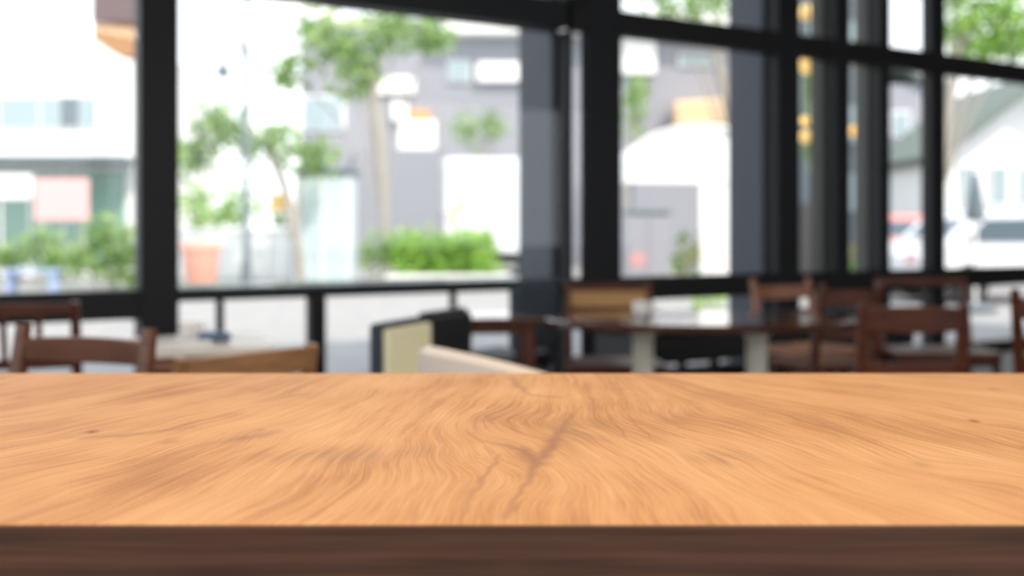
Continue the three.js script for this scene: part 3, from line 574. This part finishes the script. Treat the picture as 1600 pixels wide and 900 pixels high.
{ // grey building across the street
  const d = 38, k = d / F, g = building('grey_building', 'large grey rendered building behind the trees', 800, d), X = (px) => (px - 800) * k, Y = (py) => EYE - (py - HORIZON) * k;
  mesh('wall', box(X(1160) - X(470), Y(30), 10, (X(470) + X(1160)) / 2, Y(30) / 2, -5, 0.02), M.greyWall, g);
  mesh('wall_pier', box(X(690) - X(556), Y(235), 0.5, (X(690) + X(556)) / 2, Y(235) / 2, 0.25, 0.02), M.greyWall2, g);
  mesh('cornice', box(X(1165) - X(690), 0.75, 0.9, (X(690) + X(1165)) / 2, Y(42), 0.3, 0.05).rotateZ(-0.0), M.white, g);
  for (const [x0, x1, y0, y1] of [[585, 650, 121, 149], [612, 638, 160, 190], [622, 682, 188, 236], [745, 830, 98, 130], [970, 1024, 62, 118]]) {
    mesh('sign_panel', box(X(x1) - X(x0), Y(y0) - Y(y1), 0.25, (X(x0) + X(x1)) / 2, (Y(y0) + Y(y1)) / 2, 0.14, 0.1), M.white, g);
  }
  for (const [x0, x1, y0, y1] of [[470, 540, 150, 205], [700, 735, 95, 130], [1060, 1125, 85, 105], [690, 730, 250, 330]]) { const f = mesh('window', box(X(x1) - X(x0), Y(y0) - Y(y1), 0.1, (X(x0) + X(x1)) / 2, (Y(y0) + Y(y1)) / 2, 0.04, 0.02), M.whiteWall, g); mesh('pane', box((X(x1) - X(x0)) * 0.88, (Y(y0) - Y(y1)) * 0.88, 0.03, (X(x0) + X(x1)) / 2, (Y(y0) + Y(y1)) / 2, 0.1, 0), M.dimGlass, f); }
  mesh('fascia', box(X(672) - X(640), 0.4, 0.2, X(656), Y(182), 0.15), M.orange, g);
  mesh('awning', sweep([V(X(1050), Y(185), 0.6), V(X(1142), Y(178), 0.6)], 1.0, 1.0), M.sand, g);
}
{ // gabled white house at the far right
  const d = 34, k = d / F, g = building('gabled_house', 'white gabled house with grey green roof', 1560, d), X = (px) => (px - 1560) * k, Y = (py) => EYE - (py - HORIZON) * k;
  const sh = new THREE.Shape(); sh.moveTo(X(1462), 0); sh.lineTo(X(1462), Y(245)); sh.lineTo(X(1615), Y(135)); sh.lineTo(X(1780), Y(250)); sh.lineTo(X(1780), 0);
  mesh('wall', metric(new THREE.ExtrudeGeometry(sh, { depth: 6, bevelEnabled: false }).translate(0, 0, -6)), M.whiteWall, g);
  mesh('roof', sweep([V(X(1445), Y(250), -2.6), V(X(1615), Y(122), -2.6), V(X(1800), Y(252), -2.6)], 7.2, 0.3, V(0, 1, 0), 0.1), M.roofGrey, g);
  for (const [a, b] of [[1500, 1530], [1545, 1575], [1590, 1620]]) { const f = mesh('window', box(X(b) - X(a), 1.4, 0.1, X((a + b) / 2), Y(290), 0.05, 0.02), M.white, g); mesh('pane', box((X(b) - X(a)) * 0.8, 1.2, 0.03, X((a + b) / 2), Y(290), 0.105, 0), M.dimGlass, f); }
  const g2 = building('grey_house', 'pale grey house between the slim panes', 1352, 44); 
  mesh('wall', box(4.4, 7.5, 5, 0.2, 3.75, -2.5, 0.02), M.greyWall, g2);
  mesh('roof', sweep([V(-2.5, 7.4, -2.5), V(0.2, 9.0, -2.5), V(2.9, 7.4, -2.5)], 5.6, 0.2, V(0, 1, 0), 0.1), M.roofGrey, g2);
  for (let r = 0; r < 3; r++) for (let c = 0; c < 3; c++) { const f = mesh('window', box(0.8, 1.1, 0.1, -1.1 + c * 1.3, 1.6 + r * 2.1, 0.04, 0.02), M.white, g2); mesh('pane', box(0.66, 0.95, 0.03, -1.1 + c * 1.3, 1.6 + r * 2.1, 0.095, 0), M.dimGlass, f); }
}
// ---------------------------------------------------------------- outside: street furniture and vehicles
{
  const d = 22, g = new THREE.Group(); g.name = 'street_lamp'; g.position.copy(at(385, HORIZON, d)).setY(0); scene.add(g); tag(g, 'slim grey street lamp post with curled arm', 'lamp');
  mesh('post', cyl(0.075, 0.055, 7.2, 0, 0, 0, 14), M.postGrey, g);
  mesh('foot', cyl(0.14, 0.1, 0.5, 0, 0, 0, 14), M.postGrey, g);
  const Y = (py) => EYE - (py - HORIZON) * d / F;
  mesh('arm', tube([V(0, Y(95), 0), V(-0.25, Y(60), 0), V(-0.45, Y(45), 0), V(-0.52, Y(75), 0), V(-0.5, Y(100), 0)], 0.035), M.postGrey, g);
  mesh('lantern', new THREE.LatheGeometry([[0, 0.3], [0.1, 0.26], [0.16, 0.1], [0.12, 0], [0, 0]].map(([r, y]) => new THREE.Vector2(r, y)), 16).translate(-0.5, Y(100) - 0.28, 0), M.postGrey, g);
}
{
  const d = 13, g = new THREE.Group(); g.name = 'projecting_sign'; g.position.copy(at(246, HORIZON, d)).setY(0); scene.add(g); tag(g, 'brown and orange box sign on a pole behind the thick post', 'sign');
  const Y = (py) => EYE - (py - HORIZON) * d / F, k = d / F;
  mesh('pole', cyl(0.06, 0.05, Y(-60), 0, 0, 0, 12), M.postGrey, g);
  mesh('box', box(86 * k, Y(-60) - Y(42), 0.5, -47 * k, (Y(-60) + Y(42)) / 2, 0, 0.02), M.mauve, g);
  const sh = new THREE.Shape(); sh.moveTo(-90 * k, Y(42)); sh.lineTo(-4 * k, Y(42)); sh.lineTo(-4 * k, Y(98)); sh.lineTo(-58 * k, Y(88)); sh.lineTo(-90 * k, Y(66));
  mesh('lower_panel', metric(new THREE.ExtrudeGeometry(sh, { depth: 0.4, bevelEnabled: false }).translate(0, 0, -0.2)), M.ochre, g);
}
{ // box truck
  const d = 26, k = d / F, g = new THREE.Group(); g.name = 'box_truck'; g.position.copy(at(765, HORIZON, d)).setY(0); scene.add(g); tag(g, 'white box truck with a yellow curved mark behind the hedge', 'truck');
  const hh = EYE + (HORIZON - 246) * k;
  mesh('box_body', box(140 * k, hh - 0.6, 4.6, 0, (hh + 0.6) / 2, -2.3, 0.06), M.carWhite, g);
  mesh('cab', box(2.0, 1.7, 1.6, 0, 1.4, -5.4, 0.2), M.carWhite, g);
  mesh('chassis', box(1.9, 0.25, 6, 0, 0.5, -3, 0.03), M.tyre, g);
  for (const x of [-0.85, 0.85]) for (const z of [-0.8, -5.2]) mesh('wheel', new THREE.CylinderGeometry(0.4, 0.4, 0.28, 22).rotateZ(Math.PI / 2).translate(x, 0.4, z), M.tyre, g);
  mesh('logo', new THREE.TorusGeometry(0.24, 0.05, 8, 24, Math.PI * 1.1).rotateZ(1.0).translate(-0.72, EYE + (HORIZON - 336) * k, 0.03), M.yellow, g);
  for (const x of [-0.9, 0.9]) mesh('tail_light', box(0.15, 0.1, 0.04, x, 0.75, 0.01), M.tail, g);
}
{ // glazed kiosk
  const d = 24.5, k = d / F, g = new THREE.Group(); g.name = 'kiosk'; g.position.copy(at(510, HORIZON, d)).setY(0); scene.add(g); tag(g, 'pale blue grey glazed kiosk left of the hedge', 'kiosk');
  const w = 84 * k, h = EYE + (HORIZON - 262) * k;
  mesh('body', box(w, h - 0.2, w * 0.8, 0, (h - 0.2) / 2, 0, 0.03), M.kiosk, g);
  mesh('roof', box(w + 0.2, 0.14, w * 0.8 + 0.2, 0, h - 0.1, 0, 0.03), M.postGrey, g);
  for (const x of [-1, 0, 1]) mesh('mullion', box(0.05, h - 0.2, 0.05, x * (w / 2 - 0.03), (h - 0.2) / 2, w * 0.4 + 0.01), M.white, g);
  for (const x of [-1, 1]) mesh('pane', box(w / 2 - 0.12, h - 0.9, 0.03, x * w / 4, (h + 0.3) / 2, w * 0.4 + 0.005, 0), M.kiosk, g);
}
{ // low white wall, terracotta planter, little sign
  const d = 25, k = d / F, g = new THREE.Group(); g.name = 'garden_wall'; g.position.copy(at(370, HORIZON, d)).setY(0); scene.add(g); tag(g, 'low white garden wall behind the terracotta planter', 'wall');
  mesh('wall', box(195 * k, 1.15, 0.25, 0, 0.575, 0, 0.02), M.whiteWall, g);
  mesh('coping', box(199 * k, 0.08, 0.34, 0, 1.19, 0, 0.02), M.white, g);
  const p = new THREE.Group(); p.name = 'planter_pot'; p.position.copy(at(314, HORIZON, 20.5)).setY(0); scene.add(p); tag(p, 'salmon terracotta planter pot by the low white wall', 'planter');
  mesh('pot', new THREE.LatheGeometry([[0, 0], [0.28, 0], [0.35, 0.78], [0.39, 0.8], [0.39, 0.95], [0.33, 0.95], [0.3, 0.8], [0, 0.8]].map(([r, y]) => new THREE.Vector2(r, y)), 26), M.terracotta, p);
  mesh('pot_foot', cyl(0.3, 0.3, 0.06, 0, 0, 0, 24), M.terracotta, p);
  const s = new THREE.Group(); s.name = 'small_sign'; s.position.copy(at(437, HORIZON, 23.6)).setY(0); scene.add(s); tag(s, 'small yellow and green sign on a post', 'sign');
  mesh('post', cyl(0.03, 0.03, 1.9, 0, 0, -0.05, 10), M.white, s);
  mesh('upper_plate', box(0.44, 0.42, 0.04, 0, EYE + (HORIZON - 317) * 23.6 / F, 0, 0.01), M.yellow, s);
  mesh('lower_plate', box(0.36, 0.3, 0.04, 0, EYE + (HORIZON - 344) * 23.6 / F, 0, 0.01), M.green, s);
}
{ // white rounded canopy on posts
  const d = 21, k = d / F, g = new THREE.Group(); g.name = 'market_canopy'; g.position.copy(at(1080, HORIZON, d)).setY(0); scene.add(g); tag(g, 'white rounded canopy on posts beyond the tall pane', 'canopy');
  const Y = (py) => EYE - (py - HORIZON) * k, pts = [];
  for (let i = 0; i <= 16; i++) { const t = i / 16, a = Math.PI * (1 - t); pts.push(V(Math.cos(a) * 112 * k, Y(290) + Math.pow(Math.sin(a), 0.6) * (Y(208) - Y(290)), 0)); }
  mesh('cover', sweep(pts, 3.0, 0.06, V(0, 1, 0), 0.1), M.white, g);
  mesh('end_cloth', (() => { const s = new THREE.Shape(); s.moveTo(pts[0].x, pts[0].y); for (const p of pts.slice(1)) s.lineTo(p.x, p.y - 0.02); return metric(new THREE.ExtrudeGeometry(s, { depth: 0.03, bevelEnabled: false }).translate(0, 0, 1.35)); })(), M.white, g);
  mesh('side_curtain', box(78 * k, Y(288) - 0.35, 0.04, 34 * k, (Y(288) + 0.35) / 2, 1.33, 0.01), M.white, g);
  for (const x of [-105, 105]) for (const z of [-1.3, 1.3]) mesh('post', cyl(0.04, 0.04, Y(285), x * k, 0, z, 10), M.postGrey, g);
}
{ // grey cabinet
  const d = 19, k = d / F, g = new THREE.Group(); g.name = 'street_cabinet'; g.position.copy(at(1009, HORIZON, d)).setY(0); scene.add(g); tag(g, 'pale grey street cabinet at the foot of the tall pane', 'cabinet');
  const w = 66 * k, h = EYE + (HORIZON - 328) * k;
  mesh('body', box(w, h - 0.06, 0.6, 0, (h - 0.06) / 2, 0, 0.02), M.shutter, g);
  mesh('lid', box(w + 0.06, 0.07, 0.68, 0, h - 0.035, 0, 0.015), M.postGrey, g);
  for (const x of [-1, 1]) mesh('door', box(w / 2 - 0.05, h - 0.3, 0.02, x * w / 4, h / 2 - 0.02, 0.305, 0.005), M.shutter, g);
  mesh('sticker', box(0.3, 0.26, 0.01, -0.18, EYE + (HORIZON - 405) * k, 0.32, 0.002), M.faded, g);
}
function car(label, px, d, turn, mat) {
  const g = new THREE.Group(); g.name = numbered('parked_car'); g.position.set((px - 800) / F * d, 0, -d); g.rotation.y = turn; scene.add(g); tag(g, label, 'car', 'parked cars');
  const s = new THREE.Shape([[-2.0, 0.32], [-2.05, 0.72], [-1.75, 0.92], [-1.5, 0.97], [-1.0, 1.42], [0.55, 1.45], [1.1, 0.98], [1.9, 0.82], [2.05, 0.6], [2.0, 0.32]].map(([x, y]) => new THREE.Vector2(x, y)));
  mesh('body', metric(new THREE.ExtrudeGeometry(s, { depth: 1.5, bevelEnabled: true, bevelSize: 0.08, bevelThickness: 0.1, bevelSegments: 3 }).translate(0, 0, -0.75)), mat, g);
  for (const z of [-0.87, 0.87]) {
    const ws = new THREE.Shape([[-1.35, 1.0], [-0.95, 1.36], [0.5, 1.38], [0.92, 1.0]].map(([x, y]) => new THREE.Vector2(x, y)));
    mesh('side_window', metric(new THREE.ExtrudeGeometry(ws, { depth: 0.02, bevelEnabled: false }).translate(0, 0, z - 0.01)), M.carGlass, g);
    for (const x of [-1.25, 1.25]) mesh('wheel', new THREE.CylinderGeometry(0.32, 0.32, 0.2, 24).rotateX(Math.PI / 2).translate(x, 0.32, Math.sign(z) * 0.78), M.tyre, g);
    mesh('tail_light', box(0.06, 0.14, 0.3, -2.1, 0.72, Math.sign(z) * 0.6, 0.01), M.tail, g);
  }
  mesh('rear_window', box(0.03, 0.5, 1.2, 0, 0, 0, 0.005).rotateZ(-0.84).translate(-1.32, 1.22, 0), M.carGlass, g);
}
car('pale pink car parked behind the slim bright pane', 1418, 21, 1.4, M.carRed);
car('white car parked behind the broad end pane', 1575, 17.5, 0.15, M.carWhite);
{ // closed parasol
  const d = 15, g = new THREE.Group(); g.name = 'closed_parasol'; g.position.copy(at(1524, HORIZON, d)).setY(0); scene.add(g); tag(g, 'folded slate grey parasol in front of the gabled house', 'parasol');
  const Y = (py) => EYE - (py - HORIZON) * d / F;
  mesh('folded_canopy', new THREE.LatheGeometry([[0, Y(268)], [0.05, Y(275)], [0.09, Y(300)], [0.15, Y(340)], [0.12, Y(345)], [0, Y(345)]].map(([r, y]) => new THREE.Vector2(r, y)), 12), M.postGrey, g);
  mesh('pole', cyl(0.025, 0.025, Y(266), 0, 0, 0, 10), M.white, g);
  mesh('base', new THREE.LatheGeometry([[0, 0], [0.3, 0], [0.3, 0.06], [0.06, 0.1], [0, 0.1]].map(([r, y]) => new THREE.Vector2(r, y)), 22), M.postGrey, g);
}

renderer.render(scene, camera);
